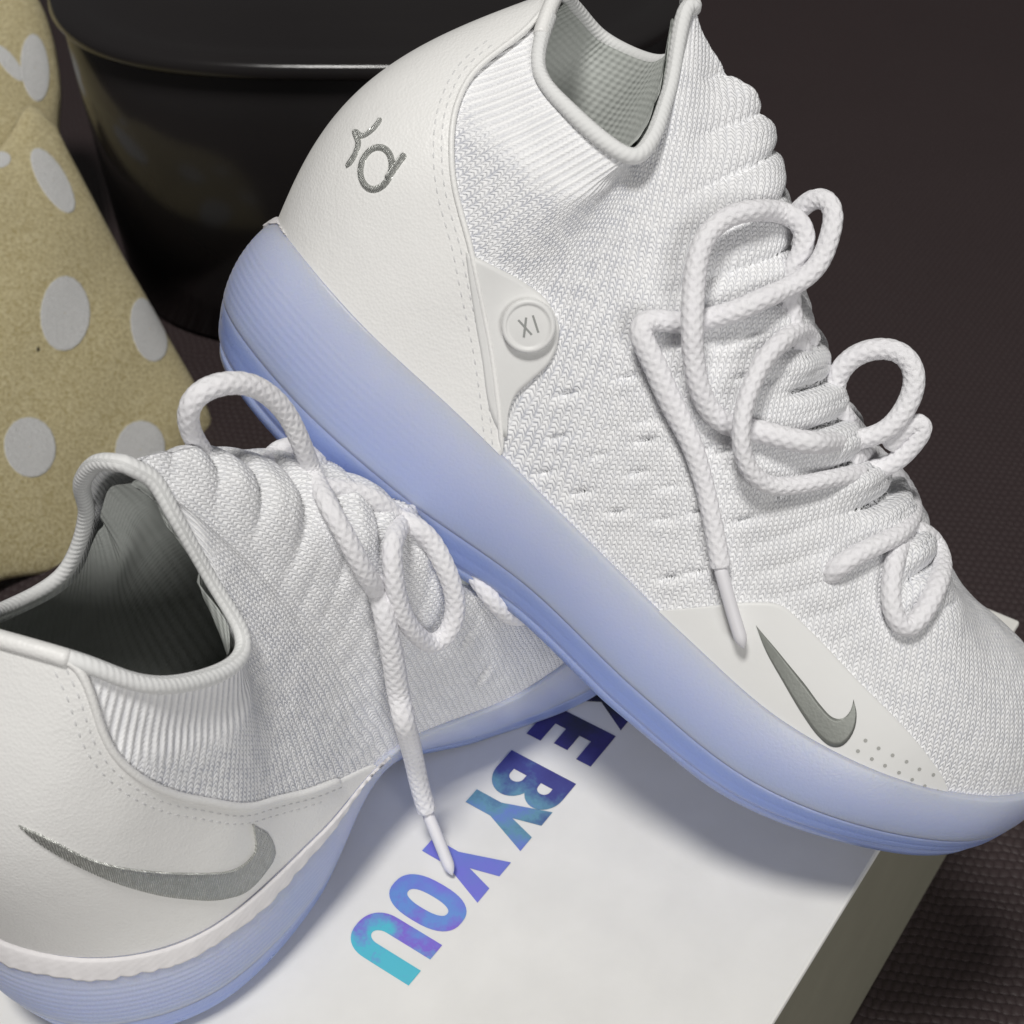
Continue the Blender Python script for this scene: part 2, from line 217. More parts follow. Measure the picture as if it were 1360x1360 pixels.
# <<< marks
# ------------------------------------------------------------------ object helpers
def link(name, me, parent=None, m=None, smooth_=True):
    o = bpy.data.objects.new(name, me); C.objects.link(o)
    if m is not None: me.materials.append(m)
    if smooth_: me.polygons.foreach_set('use_smooth', [True] * len(me.polygons))
    if parent is not None: o.parent = parent
    return o
def empty(name, loc, rot=None):
    o = bpy.data.objects.new(name, None); C.objects.link(o); o.empty_display_size = .02; o.location = loc
    if rot is not None: o.rotation_euler = rot
    return o
def tag(o, label, cat, group=None, kind=None):
    o['label'] = label; o['category'] = cat
    if group: o['group'] = group
    if kind: o['kind'] = kind
    return o
def raw_mesh(name, V, F4, uv=None, attrs=None, flip=False):
    """numpy vertices + quads (tri when last two equal) -> mesh; uv per vertex"""
    V = np.asarray(V, float).reshape(-1, 3); F4 = np.asarray(F4, np.int64)
    if flip: F4 = F4[:, ::-1]
    me = bpy.data.meshes.new(name); n = F4.shape[1]
    me.vertices.add(len(V)); me.vertices.foreach_set('co', V.ravel().astype(np.float32))
    me.loops.add(F4.size); me.loops.foreach_set('vertex_index', F4.ravel().astype(np.int32))
    me.polygons.add(len(F4)); me.polygons.foreach_set('loop_start', (np.arange(len(F4)) * n).astype(np.int32))
    if uv is not None:
        l = me.uv_layers.new(name='UVMap'); l.data.foreach_set('uv', np.asarray(uv, np.float32).reshape(-1, 2)[F4.ravel()].ravel())
    for k, a in (attrs or {}).items():
        at = me.attributes.new(k, 'FLOAT', 'POINT'); at.data.foreach_set('value', np.asarray(a, np.float32).ravel())
    me.update(calc_edges=True); me.validate(); return me
def grid_faces(nu, nv, close_u=False, idx=None):
    idx = np.arange(nu * nv).reshape(nu, nv) if idx is None else idx
    a = idx if close_u else idx[:-1]; b = np.roll(idx, -1, 0) if close_u else idx[1:]
    return np.stack([a[:, :-1], b[:, :-1], b[:, 1:], a[:, 1:]], -1).reshape(-1, 4)
def join(parts):
    """list of (V, F quads) -> one (V, F)"""
    Vs, Fs, n = [], [], 0
    for V, F in parts: Vs.append(np.asarray(V).reshape(-1, 3)); Fs.append(np.asarray(F) + n); n += len(Vs[-1])
    return np.concatenate(Vs), np.concatenate(Fs)
def catmull(P, n_per=24):
    P = np.asarray(P, float); Q = np.concatenate([[2 * P[0] - P[1]], P, [2 * P[-1] - P[-2]]]); out = []
    t = np.linspace(0, 1, n_per, endpoint=False)[:, None]
    for i in range(len(P) - 1):
        a, b, c, d = Q[i:i + 4]
        out.append(.5 * (2 * b + (c - a) * t + (2 * a - 5 * b + 4 * c - d) * t**2 + (3 * b - a - 3 * c + d) * t**3))
    return np.concatenate(out + [P[-1:]])
def resample(P, step=None, n=None):
    P = np.asarray(P, float); d = np.concatenate([[0], np.cumsum(np.linalg.norm(np.diff(P, axis=0), axis=1))])
    n = n or max(3, int(d[-1] / step)); s = np.linspace(0, d[-1], n)
    return np.stack([np.interp(s, d, P[:, k]) for k in range(P.shape[1])], -1), s
def gauss(P, w):
    if w < 1: return P
    k = np.exp(-.5 * (np.arange(-3 * w, 3 * w + 1) / w) ** 2); k /= k.sum(); m = 3 * w
    Q = np.concatenate([2 * P[0] - P[1:m + 1][::-1], P, 2 * P[-1] - P[-m - 1:-1][::-1]])
    return np.stack([np.convolve(Q[:, i], k, 'valid') for i in range(P.shape[1])], -1)
def frames(P):
    T = np.gradient(P, axis=0); T /= np.linalg.norm(T, axis=1, keepdims=True) + 1e-12
    N = np.zeros_like(P); a = np.array([0, 0, 1.]) if abs(T[0, 2]) < .9 else np.array([1., 0, 0])
    n = a - T[0] * (a @ T[0]); n /= np.linalg.norm(n); N[0] = n
    for i in range(1, len(P)):
        n = n - T[i] * (n @ T[i]); n /= np.linalg.norm(n) + 1e-12; N[i] = n
    return T, N, np.cross(T, N)
def tube(P, s, rad, nseg=12, braid=0., cap=True, flat=1., pitch=.0033):
    """round tube along P (with arc length s); braid = height of the diamond weave"""
    T, N, B = frames(P); th = np.linspace(0, 2 * np.pi, nseg, endpoint=False)
    r = np.broadcast_to(np.asarray(rad, float), (len(P),))[:, None] * np.ones(nseg)
    if braid:
        p = th[None] * 6 / (2 * np.pi) + s[:, None] / pitch; q = th[None] * 6 / (2 * np.pi) - s[:, None] / pitch
        r = r + braid * np.maximum(np.cos(2 * np.pi * p), np.cos(2 * np.pi * q))
    if cap:
        for e, k in ((0, (0, .55, .85)), (-1, (0, .55, .85))):
            for j, f in enumerate(k): r[(j if e == 0 else -1 - j)] *= f
    V = P[:, None] + N[:, None] * (r * np.cos(th))[..., None] + B[:, None] * (r * np.sin(th) * flat)[..., None]
    n = len(P); idx = np.arange(n * nseg).reshape(n, nseg)
    a, b = idx[:-1], idx[1:]
    F = np.stack([a, np.roll(a, -1, 1), np.roll(b, -1, 1), b], -1).reshape(-1, 4)
    uv = np.stack([np.broadcast_to(s[:, None], (n, nseg)), np.broadcast_to(th[None] * .0036, (n, nseg))], -1)
    return V.reshape(-1, 3), F, uv.reshape(-1, 2)
def hsh(P, seed, scale):
    """smooth pseudo-noise in -1..1"""
    rs = np.random.RandomState(seed); v = 0
    for k in range(7):
        d = rs.normal(size=P.shape[-1]); d *= scale * (.5 + rs.rand()) / np.linalg.norm(d); v = v + np.sin(P @ d + rs.rand() * 6.28)
    return v / 3.2
# ------------------------------------------------------------------ shared materials
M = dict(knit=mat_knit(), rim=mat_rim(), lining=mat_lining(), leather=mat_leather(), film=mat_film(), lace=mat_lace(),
    mid=mat_sole('icy_blue_midsole', (.40, .46, .71), (.53, .57, .745), .36, .65),
    out=mat_sole('clear_blue_outsole', (.27, .35, .68), (.40, .47, .75), .28, .5),
    fox=mat_plain('white_foxing', (.78, .76, .77), .55, nb=.0004, ns=180), thread=mat_plain('white_thread', (.70, .70, .70), .8),
    silver=mat_thread_silver(), print=mat_plain('silver_grey_print', (.25, .26, .24), .45, .4, .4, .0001, 900),
    button=mat_plain('white_rubber', (.76, .76, .75), .42, nb=.0001), hole=mat_plain('perforation', (.42, .42, .40), .9),
    mark=mat_plain('engraved_grey', (.30, .31, .30), .6), aglet=mat_plain('clear_aglet', (.78, .77, .80), .45, spec=.35), insole=mat_plain('insole_foam', (.2, .2, .2), .95),
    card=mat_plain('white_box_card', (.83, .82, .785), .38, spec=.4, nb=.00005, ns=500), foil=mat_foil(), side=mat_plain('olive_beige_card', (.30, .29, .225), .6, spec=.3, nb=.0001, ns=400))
# ------------------------------------------------------------------ setting: floor
def mat_floor():
    s = NT('dark_woven_floor'); mp = s.node('ShaderNodeMapping'); s.l.new(s.obj(), mp.inputs[0]); mp.inputs['Rotation'].default_value = (0, 0, R_(8))
    sep = s.node('ShaderNodeSeparateXYZ'); s.l.new(mp.outputs[0], sep.inputs[0])
    wob = s.math('MULTIPLY', s.math('SUBTRACT', s.noise(60, 3), .5), 1.2)
    X = s.math('ADD', s.math('MULTIPLY', sep.outputs[0], 1 / .0042), wob); Y = s.math('ADD', s.math('MULTIPLY', sep.outputs[1], 1 / .0046), wob)
    row = s.math('MULTIPLY', s.math('MODULO', s.math('FLOOR', Y), 2.), .5)
    a = s.math('ABSOLUTE', s.math('SINE', s.math('MULTIPLY', s.math('ADD', X, row), math.pi))); b = s.math('ABSOLUTE', s.math('SINE', s.math('MULTIPLY', Y, math.pi)))
    h = s.math('MULTIPLY', s.math('POWER', a, .8), s.math('POWER', b, .6))
    s.bump(s.math('ADD', h, s.math('MULTIPLY', s.noise(500, 3), .4)), .0006, .8)
    col = s.mix(s.noise(9, 4), (.050, .036, .037, 1), (.078, .057, .058, 1))
    return s.set(s.mix(s.math('MULTIPLY', h, .5), (.040, .027, .028, 1), col), s.mixf(s.noise(240, 2), .38, .62), spec=.5)
v = np.array([(x, y, 0) for x in (-3, 3) for y in (-2, 6)], float)
fl = link('floor', raw_mesh('floor', v, [[0, 2, 3, 1]]), None, mat_floor(), False); fl['kind'] = 'structure'; fl['label'] = 'dark brown woven floor covering with a fine raised weave'
# ------------------------------------------------------------------ shoe box: local x = reading direction of the lettering, y = towards the letters' tops
CX, CY = .471 * .42, 1.012 * .42; E1 = Vector((-.565, -.825, 0)); L_, W_ = .372, .236
box = empty('shoe_box', (CX, CY, 0), (0, 0, math.atan2(E1.y, E1.x)))
tag(box, 'white cardboard shoe box with shiny blue and violet lettering under both sneakers', 'box')
def rbox(lo, hi, bev=.0012, seg=2):
    bm = bmesh.new(); bmesh.ops.create_cube(bm, size=1)
    for q in bm.verts: q.co = Vector([(lo[i] + hi[i]) / 2 + q.co[i] * (hi[i] - lo[i]) for i in range(3)])
    bmesh.ops.bevel(bm, geom=bm.edges[:], offset=bev, segments=seg, profile=.5, affect='EDGES')
    me = bpy.data.meshes.new('panel'); bm.to_mesh(me); bm.free(); return me
# the corner is the origin; the box extends along +x (L_) and along -y (W_)
H_ = FLOOR_DROP
link('lid_panel', rbox((0, -W_, H_ - .003), (L_, 0, H_), .0011), box, M['card'], False)
for nm, lo, hi in (('side_panel', (.0006, -.003, 0), (L_ - .0006, -.0006, H_ - .0034)), ('side_panel', (.0006, -W_ + .0006, 0), (L_ - .0006, -W_ + .003, H_ - .0034)),
                   ('end_panel', (.0006, -W_ + .0034, 0), (.003, -.0034, H_ - .0034)), ('end_panel', (L_ - .003, -W_ + .0034, 0), (L_ - .0006, -.0034, H_ - .0034))):
    link(nm, rbox(lo, hi, .0005, 1), box, M['side'], False)
def outline(loops, x0, y0, sx, sy, z):
    cu = bpy.data.curves.new('outline', 'CURVE'); cu.dimensions = '2D'; cu.fill_mode = 'FRONT'; cu.extrude = .00006
    for lp in loops:
        sp = cu.splines.new('POLY'); sp.points.add(len(lp) - 1); sp.use_cyclic_u = True
        for p, q in zip(sp.points, lp): p.co = (x0 + q[0] * sx, y0 + q[1] * sy, 0, 1)
    o = bpy.data.objects.new('tmp', cu); C.objects.link(o); me = bpy.data.meshes.new_from_object(o.evaluated_get(bpy.context.evaluated_depsgraph_get()))
    bpy.data.objects.remove(o); bpy.data.curves.remove(cu)
    for q in me.vertices: q.co.z += z
    return me
def arc(cx, cy, rx, ry, a0, a1, n=14, p=2.): 
    out = []
    for k in range(n + 1):
        a = R_(a0 + (a1 - a0) * k / n); c, s = math.cos(a), math.sin(a); out.append((cx + rx * math.copysign(abs(c) ** (2 / p), c), cy + ry * math.copysign(abs(s) ** (2 / p), s)))
    return out
ST_ = .36
GLY = {'N': [[(0, 0), (.34, 0), (.34, .52), (.66, 0), (1, 0), (1, 1), (.66, 1), (.66, .48), (.34, 1), (0, 1)]], 'I': [[(0, 0), (1, 0), (1, 1), (0, 1)]],
    'K': [[(0, 0), (.34, 0), (.34, .36), (.63, 0), (1, 0), (.62, .52), (.98, 1), (.60, 1), (.34, .64), (.34, 1), (0, 1)]],
    'E': [[(0, 0), (1, 0), (1, .22), (.42, .22), (.42, .39), (.90, .39), (.90, .60), (.42, .60), (.42, .78), (1, .78), (1, 1), (0, 1)]],
    'B': [[(0, 0)] + arc(.50, .285, .50, .285, -90, 62, 12) + arc(.48, .745, .46, .255, -52, 90, 12) + [(0, 1)],
          [(.36, .20)] + arc(.48, .30, .14, .10, -90, 90, 8) + [(.36, .40)], [(.36, .62)] + arc(.46, .71, .13, .09, -90, 90, 8) + [(.36, .80)]],
    'Y': [[(.33, 0), (.67, 0), (.67, .38), (1, 1), (.65, 1), (.5, .63), (.35, 1), (0, 1), (.33, .38)]],
    'O': [arc(.5, .5, .5, .5, 0, 360, 40, 2.5)[:-1], arc(.5, .5, .17, .29, 0, 360, 30, 2.4)[:-1]],
    'U': [[(0, 1)] + arc(.5, .36, .5, .36, 180, 360, 26, 2.3) + [(1, 1), (.64, 1)] + arc(.5, .36, .14, .14, 360, 180, 14) + [(.36, 1)]]}
CAP = .0272
for g, x0, x1 in (('N', .0835, .1035), ('I', .1060, .1125), ('K', .1150, .1365), ('E', .1395, .1565), ('B', .1660, .1842), ('Y', .1810, .2006), ('Y', .2062, .2254), ('O', .2262, .2426), ('U', .2447, .2622)):
    o_ = 0.
    link('letter', outline(GLY[g], x0, -.1262 + (.0002 if g == 'O' else 0), x1 - x0, CAP, H_ + .0002), box, M['foil'], False)
# ------------------------------------------------------------------ black bin behind
def lathe_super(name, prof, a, b, cx, cy, p, m, parent, n=160):
    th = np.linspace(0, 2 * np.pi, n, endpoint=False); c, s = np.cos(th), np.sin(th)
    X = np.sign(c) * np.abs(c) ** (2 / p); Y = np.sign(s) * np.abs(s) ** (2 / p)
    V = np.stack([np.stack([cx + X * (a + d) * k, cy + Y * (b + d) * k, 0 * X + z], -1) for d, z, k in prof], 1)
    return link(name, raw_mesh(name, V, grid_faces(n, len(prof), True)), parent, m)
def mat_bin():
    s = NT('black_gloss_plastic'); s.bump(s.noise(18, 2), .0006, .25)
    return s.set(s.mix(s.noise(14, 3), (.020, .018, .019, 1), (.025, .023, .023, 1)), s.mixf(s.noise(30, 4), .12, .24), spec=.4)
MB_ = mat_bin()
bin_ = empty('plastic_bin', (-.085, 1.03, 0)); tag(bin_, 'glossy black plastic bin with a rounded rim behind the sneakers', 'bin')
lathe_super('bin_body', [(-.02, .0, .02), (-.02, .0, 1), (-.012, .004, 1), (-.004, .12, 1), (0, .192, 1), (-.003, .195, 1)], .20, .225, 0, 0, 3.2, MB_, bin_)
lathe_super('bin_lid', [(-.004, .193, 1), (.004, .1935, 1), (.0055, .196, 1), (.005, .2005, 1), (.002, .203, 1), (-.01, .204, 1), (-.02, .2035, 1), (-.03, .212, 1), (-.045, .216, 1), (-.045, .222, .6), (-.045, .224, .02)], .20, .225, 0, 0, 3.2, MB_, bin_)
# ------------------------------------------------------------------ polka-dot fabric bag at the left
def mat_plush(name, c1, c2):
    s = NT(name); n1 = s.noise(560, 6, .8); s.bump(s.math('ADD', n1, s.math('MULTIPLY', s.noise(1500, 2), .5)), .0016, .9)
    s.b.inputs['Sheen Weight'].default_value = .25
    return s.set(s.mix(s.ramp(n1, [(.40, (0, 0, 0)), (.60, (1, 1, 1))]), (*c1, 1), (*c2, 1)), .95, spec=.1)
MP, MD = mat_plush('beige_plush', (.58, .47, .21), (.95, .85, .54)), mat_plush('white_plush', (.86, .86, .85), (.95, .95, .94))
BAG_AXES = [[-0.4605, -0.8877, 0.0], [-0.6834, 0.3546, 0.6381], [0.5664, -0.2939, 0.7699]]
BAG_FRONT = [(-0.0786, 0.2009), (-0.061, 0.1547), (-0.0427, 0.1065), (-0.0267, 0.0605), (-0.0116, 0.0206), (-0.0049, 0.0035), (0.0039, -0.0026), (0.017, -0.0034), (0.067, -0.0076), (0.1272, -0.0075), (0.149, 0.0011), (0.1708, 0.014), (0.2142, 0.0361), (0.1305, 0.1344), (0.0297, 0.1992), (-0.0368, 0.2084), (-0.0747, 0.2203)]
BAG_BACK = [(-0.1786, 0.3072), (-0.1695, 0.285), (-0.1612, 0.2691), (-0.1483, 0.2491), (-0.129, 0.2262), (-0.1054, 0.2061), (-0.0705, 0.1679), (-0.0001, 0.1232), (0.0679, 0.1563), (-0.0349, 0.2871), (-0.1338, 0.3523)]
BAG_DOTS = [[(-0.0505, 0.171), (-0.0473, 0.1642), (-0.0434, 0.158), (-0.0391, 0.1533), (-0.0348, 0.1504), (-0.0309, 0.1497), (-0.0279, 0.151), (-0.0259, 0.1544), (-0.0253, 0.1595), (-0.026, 0.1658), (-0.0279, 0.1726), (-0.031, 0.1794), (-0.0349, 0.1855), (-0.0391, 0.1903), (-0.0434, 0.1933), (-0.0473, 0.1942), (-0.0505, 0.1929), (-0.0525, 0.1895), (-0.0532, 0.1844), (-0.0525, 0.178)], [(0.0131, 0.0954), (0.0194, 0.0907), (0.0263, 0.0874), (0.0331, 0.0857), (0.0392, 0.0858), (0.0438, 0.0877), (0.0468, 0.0911), (0.0477, 0.0958), (0.0464, 0.1012), (0.0432, 0.107), (0.0383, 0.1124), (0.0322, 0.1171), (0.0253, 0.1206), (0.0185, 0.1225), (0.0123, 0.1225), (0.0074, 0.1208), (0.0043, 0.1173), (0.0033, 0.1126), (0.0046, 0.1069), (0.0079, 0.101)], [(-0.0248, 0.061), (-0.0194, 0.0559), (-0.0133, 0.052), (-0.0072, 0.0496), (-0.0016, 0.049), (0.0029, 0.0501), (0.006, 0.0528), (0.0072, 0.057), (0.0066, 0.0621), (0.0041, 0.0677), (0.0001, 0.0733), (-0.0052, 0.0783), (-0.0112, 0.0823), (-0.0174, 0.0848), (-0.0231, 0.0856), (-0.0277, 0.0846), (-0.0309, 0.0819), (-0.0323, 0.0777), (-0.0316, 0.0724), (-0.0291, 0.0667)], [(0.0938, 0.0486), (0.0989, 0.0449), (0.1047, 0.0426), (0.1105, 0.0417), (0.1158, 0.0424), (0.12, 0.0446), (0.1229, 0.048), (0.1241, 0.0524), (0.1236, 0.0573), (0.1213, 0.0622), (0.1175, 0.0667), (0.1126, 0.0704), (0.1069, 0.0728), (0.1011, 0.0739), (0.0957, 0.0733), (0.0913, 0.0712), (0.0883, 0.0677), (0.087, 0.0633), (0.0875, 0.0583), (0.0899, 0.0532)], [(0.0417, 0.0075), (0.0468, 0.0041), (0.0525, 0.0021), (0.0583, 0.0015), (0.0637, 0.0025), (0.0681, 0.0048), (0.0711, 0.0083), (0.0725, 0.0126), (0.072, 0.0173), (0.0699, 0.022), (0.0662, 0.0262), (0.0614, 0.0296), (0.0557, 0.0317), (0.0499, 0.0324), (0.0445, 0.0316), (0.0399, 0.0293), (0.0368, 0.0258), (0.0353, 0.0214), (0.0357, 0.0166), (0.0379, 0.0117)], [(-0.03, 0.1971), (-0.028, 0.1957), (-0.0255, 0.1947), (-0.0228, 0.1944), (-0.0202, 0.1947), (-0.0179, 0.1956), (-0.0162, 0.197), (-0.0152, 0.1988), (-0.015, 0.2007), (-0.0156, 0.2027), (-0.017, 0.2045), (-0.019, 0.2059), (-0.0215, 0.2069), (-0.0242, 0.2072), (-0.0268, 0.207), (-0.0291, 0.2061), (-0.0309, 0.2047), (-0.0319, 0.2029), (-0.0321, 0.2009), (-0.0315, 0.1989)]]
BAG_DOTS_BACK = [[(-0.1275, 0.2411), (-0.1214, 0.2354), (-0.1149, 0.2306), (-0.1087, 0.2274), (-0.1034, 0.2258), (-0.0995, 0.2262), (-0.0973, 0.2284), (-0.0971, 0.2322), (-0.0988, 0.2372), (-0.1023, 0.2431), (-0.1073, 0.2491), (-0.1133, 0.2548), (-0.1197, 0.2596), (-0.1259, 0.263), (-0.1314, 0.2647), (-0.1354, 0.2645), (-0.1377, 0.2623), (-0.138, 0.2584), (-0.1363, 0.2532), (-0.1326, 0.2473)], [(-0.1093, 0.2566), (-0.1085, 0.2522), (-0.1073, 0.2481), (-0.1056, 0.2449), (-0.1036, 0.2426), (-0.1016, 0.2417), (-0.0997, 0.2421), (-0.0981, 0.2439), (-0.097, 0.2468), (-0.0965, 0.2505), (-0.0966, 0.2548), (-0.0973, 0.2591), (-0.0986, 0.2631), (-0.1003, 0.2664), (-0.1022, 0.2687), (-0.1042, 0.2696), (-0.1061, 0.2692), (-0.1077, 0.2675), (-0.1088, 0.2646), (-0.1094, 0.2609)]]
_ax = Matrix([[-c for c in BAG_AXES[0]], BAG_AXES[1], BAG_AXES[2]]).transposed()
_flip = lambda l: [(-a, b) for a, b in l]
BAG_FRONT, BAG_BACK = _flip(BAG_FRONT), _flip(BAG_BACK); BAG_DOTS = [_flip(d) for d in BAG_DOTS]; BAG_DOTS_BACK = [_flip(d) for d in BAG_DOTS_BACK]
bag = empty('fabric_bag', (-.177, .739, .006), _ax.to_euler())
tag(bag, 'beige plush bag with white polka dots standing at the left edge', 'bag')
def slab_height(k): return (1 - np.clip(k, 0, 1) ** 5) ** .5
def slab(name, poly, z0, thick, m, seed):
    q, _ = resample(catmull(list(poly) + [poly[0]], 6), n=161); q = q[:-1]; c = q.mean(0); rows = []
    for k in list(np.linspace(.01, .9, 22)) + [.94, .97, .985, .995, 1.]:
        p = c + (q - c) * k; rows.append(np.concatenate([p, (z0 + thick * (slab_height(np.full(len(p), k)) - 1) + bag_wave(p, seed))[:, None]], 1))
    for k in (.995, .97, .5): rows.append(np.concatenate([c + (q - c) * k, np.full((len(q), 1), z0 - thick * (1 + (1 - k) * .2))], 1))
    V = np.stack(rows, 1); F = grid_faces(160, V.shape[1], True)
    me = raw_mesh(name, V, F); bm = bmesh.new(); bm.from_mesh(me); bmesh.ops.recalc_face_normals(bm, faces=bm.faces[:]); bm.to_mesh(me); bm.free()
    return link(name, me, bag, m), q, c
def bag_wave(p, seed): return .0040 * hsh(p, seed, 30.) + .0008 * hsh(p, seed + 1, 90.)
def dots(lst, poly_info, z0, thick, seed, parent):
    q, c = poly_info; ang = np.arctan2(q[:, 1] - c[1], q[:, 0] - c[0]); rad = np.linalg.norm(q - c, axis=1); o = np.argsort(ang)
    for d in lst:
        d = np.array(d); dc = d.mean(0); rows = []
        for k in (.02, .35, .65, .85, .96, 1., 1.):
            p = dc + (d - dc) * k; r = p - c; kk = np.linalg.norm(r, axis=1) / np.interp(np.arctan2(r[:, 1], r[:, 0]), ang[o], rad[o], period=2 * np.pi)
            inside = kk < .995
            p = np.where(inside[:, None], p, c + r / np.maximum(kk, 1e-6)[:, None] * .995); kk = np.minimum(kk, .995)
            rows.append(np.concatenate([p, (z0 + thick * (slab_height(kk) - 1) + bag_wave(p, seed) + .0004)[:, None]], 1))
        rows[-1][:, 2] -= .0008
        V = np.stack(rows, 1); me = raw_mesh('dot', V, grid_faces(len(d), len(rows), True)); bm = bmesh.new(); bm.from_mesh(me); bmesh.ops.recalc_face_normals(bm, faces=bm.faces[:])
        if sum(f.normal.z for f in bm.faces) < 0: bmesh.ops.reverse_faces(bm, faces=bm.faces[:])
        bm.to_mesh(me); bm.free(); link('polka_dot', me, parent, MD)
bf, q_, c_ = slab('front_panel', BAG_FRONT, 0., .012, MP, 5); dots(BAG_DOTS, (q_, c_), 0., .012, 5, bf)
bb, q_, c_ = slab('back_panel', BAG_BACK, -.03, .014, MP, 15); dots(BAG_DOTS_BACK, (q_, c_), -.03, .014, 15, bb)
# ------------------------------------------------------------------ the shoes
def on(sh, u, v, off=0.):
    u = np.asarray(u, float); v = np.asarray(v, float); return sh.upper(u, v) + sh.normal(u, v) * np.asarray(off)[..., None] if np.ndim(off) else sh.upper(u, v) + sh.normal(u, v) * off
def sh_n(sh, q): return sh.normal(q[:, 0], q[:, 1])
class Builder:
    def __init__(s, sh, root, mirror): s.sh, s.root, s.mir = sh, root, mirror
    def add(s, name, V, F, m, parent=None, uv=None, attrs=None, smooth_=True):
        V = np.asarray(V, float).reshape(-1, 3).copy()
        if s.mir: V[:, 1] *= -1
        return link(name, raw_mesh(name, V, F, uv, attrs, flip=s.mir), parent or s.root, m, smooth_)
    def sheet(s, name, U, Vv, off, m, parent=None, skirt=.0012, fn=None):
        """raised patch over an (i,j) array of surface coordinates, with a skirt round its border"""
        nu, nv = U.shape; O = np.full(U.shape, float(off)); 
        pad = lambda a: np.pad(a, 2, mode='edge')
        U, Vv, O = pad(U), pad(Vv), pad(O)
        O[0], O[-1], O[:, 0], O[:, -1] = (off - skirt,) * 4
        for k in (1, -2):   # softened edge
            O[k, 1:-1] -= .12 * skirt; O[1:-1, k] -= .12 * skirt
        P = on(s.sh, U, Vv, O)
        return s.add(name, P, grid_faces(*U.shape), m, parent, uv=np.stack([U * .04, Vv * .1], -1))
    def star(s, name, poly, off, m, parent=None, skirt=.0012, rings=10):
        poly = np.asarray(poly, float); n = len(poly); c = poly.mean(0); us, vs, os_ = [], [], []
        for k in list(np.linspace(.02, 1, rings)) + [1., 1.]:
            q = c + (poly - c) * k; us.append(q[:, 0]); vs.append(q[:, 1]); os_.append(np.full(n, off))
        os_[-1] = os_[-1] - skirt; os_[-2] = os_[-2] - .12 * skirt
        U, Vv, O = np.array(us).T, np.array(vs).T, np.array(os_).T
        return s.add(name, on(s.sh, U, Vv, O), grid_faces(U.shape[0], U.shape[1], True)[:, ::-1], m, parent)
    def strip(s, name, e1, e2, off, m, parent=None, skirt=.0008, n=70, k=7):
        a, _ = resample(catmull(e1), n=n); b, _ = resample(catmull(e2), n=n); t = np.linspace(0, 1, k)[None, :, None]
        Q = a[:, None] * (1 - t) + b[:, None] * t
        return s.sheet(name, Q[..., 0], Q[..., 1], off, m, parent, skirt)
    def stroke(s, uvs, width, off, closed=False):
        """flat raised stroke along surface coordinates -> (V, F)"""
        q = np.asarray(uvs, float)
        if closed: q = np.concatenate([q, q[:1]])
        q, _ = resample(catmull(q, 10), n=40); P = on(s.sh, q[:, 0], q[:, 1], 0.); N = s.sh.normal(q[:, 0], q[:, 1])
        T = np.gradient(P, axis=0); T /= np.linalg.norm(T, axis=1, keepdims=True); B = np.cross(N, T)
        prof = [(-.5, -.4e-3), (-.5, off * .6), (-.3, off), (.3, off), (.5, off * .6), (.5, -.4e-3)]
        w = np.full(len(q), width)
        if not closed: w[:3] *= (.35, .7, .9); w[-3:] *= (.9, .7, .35)
        V = np.stack([P + B * (w * a)[:, None] + N * h for a, h in prof], 1)
        return V, grid_faces(len(q), len(prof))
    def pipe(s, uvs, rad, off):
        q, _ = resample(catmull(uvs, 12), n=160); P = gauss(on(s.sh, q[:, 0], q[:, 1], off), 2); sl = np.concatenate([[0], np.cumsum(np.linalg.norm(np.diff(P, axis=0), axis=1))])
        V, F, uv = tube(P, sl, rad, 8); return V, F
    def stitches(s, uvs, off, pitch=.0032, lng=.0010, rad=.00034):
        q = catmull(uvs, 30); P = on(s.sh, q[:, 0], q[:, 1], 0.); N = s.sh.normal(q[:, 0], q[:, 1])
        P, _ = resample(P, pitch); n0 = catmull(uvs, 30); n0 = sh_n(s.sh, n0); N = np.stack([np.interp(np.linspace(0, 1, len(P)), np.linspace(0, 1, len(n0)), n0[:, k]) for k in range(3)], -1); T = np.gradient(P, axis=0); T /= np.linalg.norm(T, axis=1, keepdims=True)
        B = np.cross(N, T); th = np.linspace(0, 2 * np.pi, 7)[:-1]; parts = []
        for p, n, t, b in zip(P, N, T, B):
            R = np.array([[p + n * off + t * lng * a + (b * np.cos(x) + n * np.sin(x)) * rad * r for x in th] for a, r in ((-1, .1), (-.8, .7), (0, 1), (.8, .7), (1, .1))])
            parts.append((R, grid_faces(6, 5, True, np.arange(30).reshape(5, 6).T)))
        return join(parts)
def shift_edge(sh, uvs, dist):
    """move an outline by a distance across the surface, towards the heel"""
    q = np.asarray(uvs, float); out = []
    c = catmull(q, 6)
    P = sh.upper(c[:, 0], c[:, 1]); e = 1e-3
    du = (sh.upper(c[:, 0] + e, c[:, 1]) - sh.upper(c[:, 0] - e, c[:, 1])) / (2 * e); dv = (sh.upper(c[:, 0], np.minimum(c[:, 1] + e, 1)) - sh.upper(c[:, 0], np.maximum(c[:, 1] - e, 0))) / (2 * e)
    N = sh.normal(c[:, 0], c[:, 1]); T = np.gradient(P, axis=0); T /= np.linalg.norm(T, axis=1, keepdims=True); B = np.cross(N, T)
    for i in range(len(c)):
        a = np.linalg.lstsq(np.stack([du[i], dv[i]], 1), B[i] * dist, rcond=None)[0]; out.append((c[i, 0] + a[0], min(1, max(0, c[i, 1] + a[1]))))
    return out[::3]
def wrap(u): return np.where(np.asarray(u) > 9, np.asarray(u) - 18, u)
def edge_fn(uvs, med):
    c = catmull(np.asarray(uvs, float), 16); u = wrap(c[:, 0]); o = np.argsort(c[:, 1]); return lambda v: np.interp(v, c[o, 1], u[o])
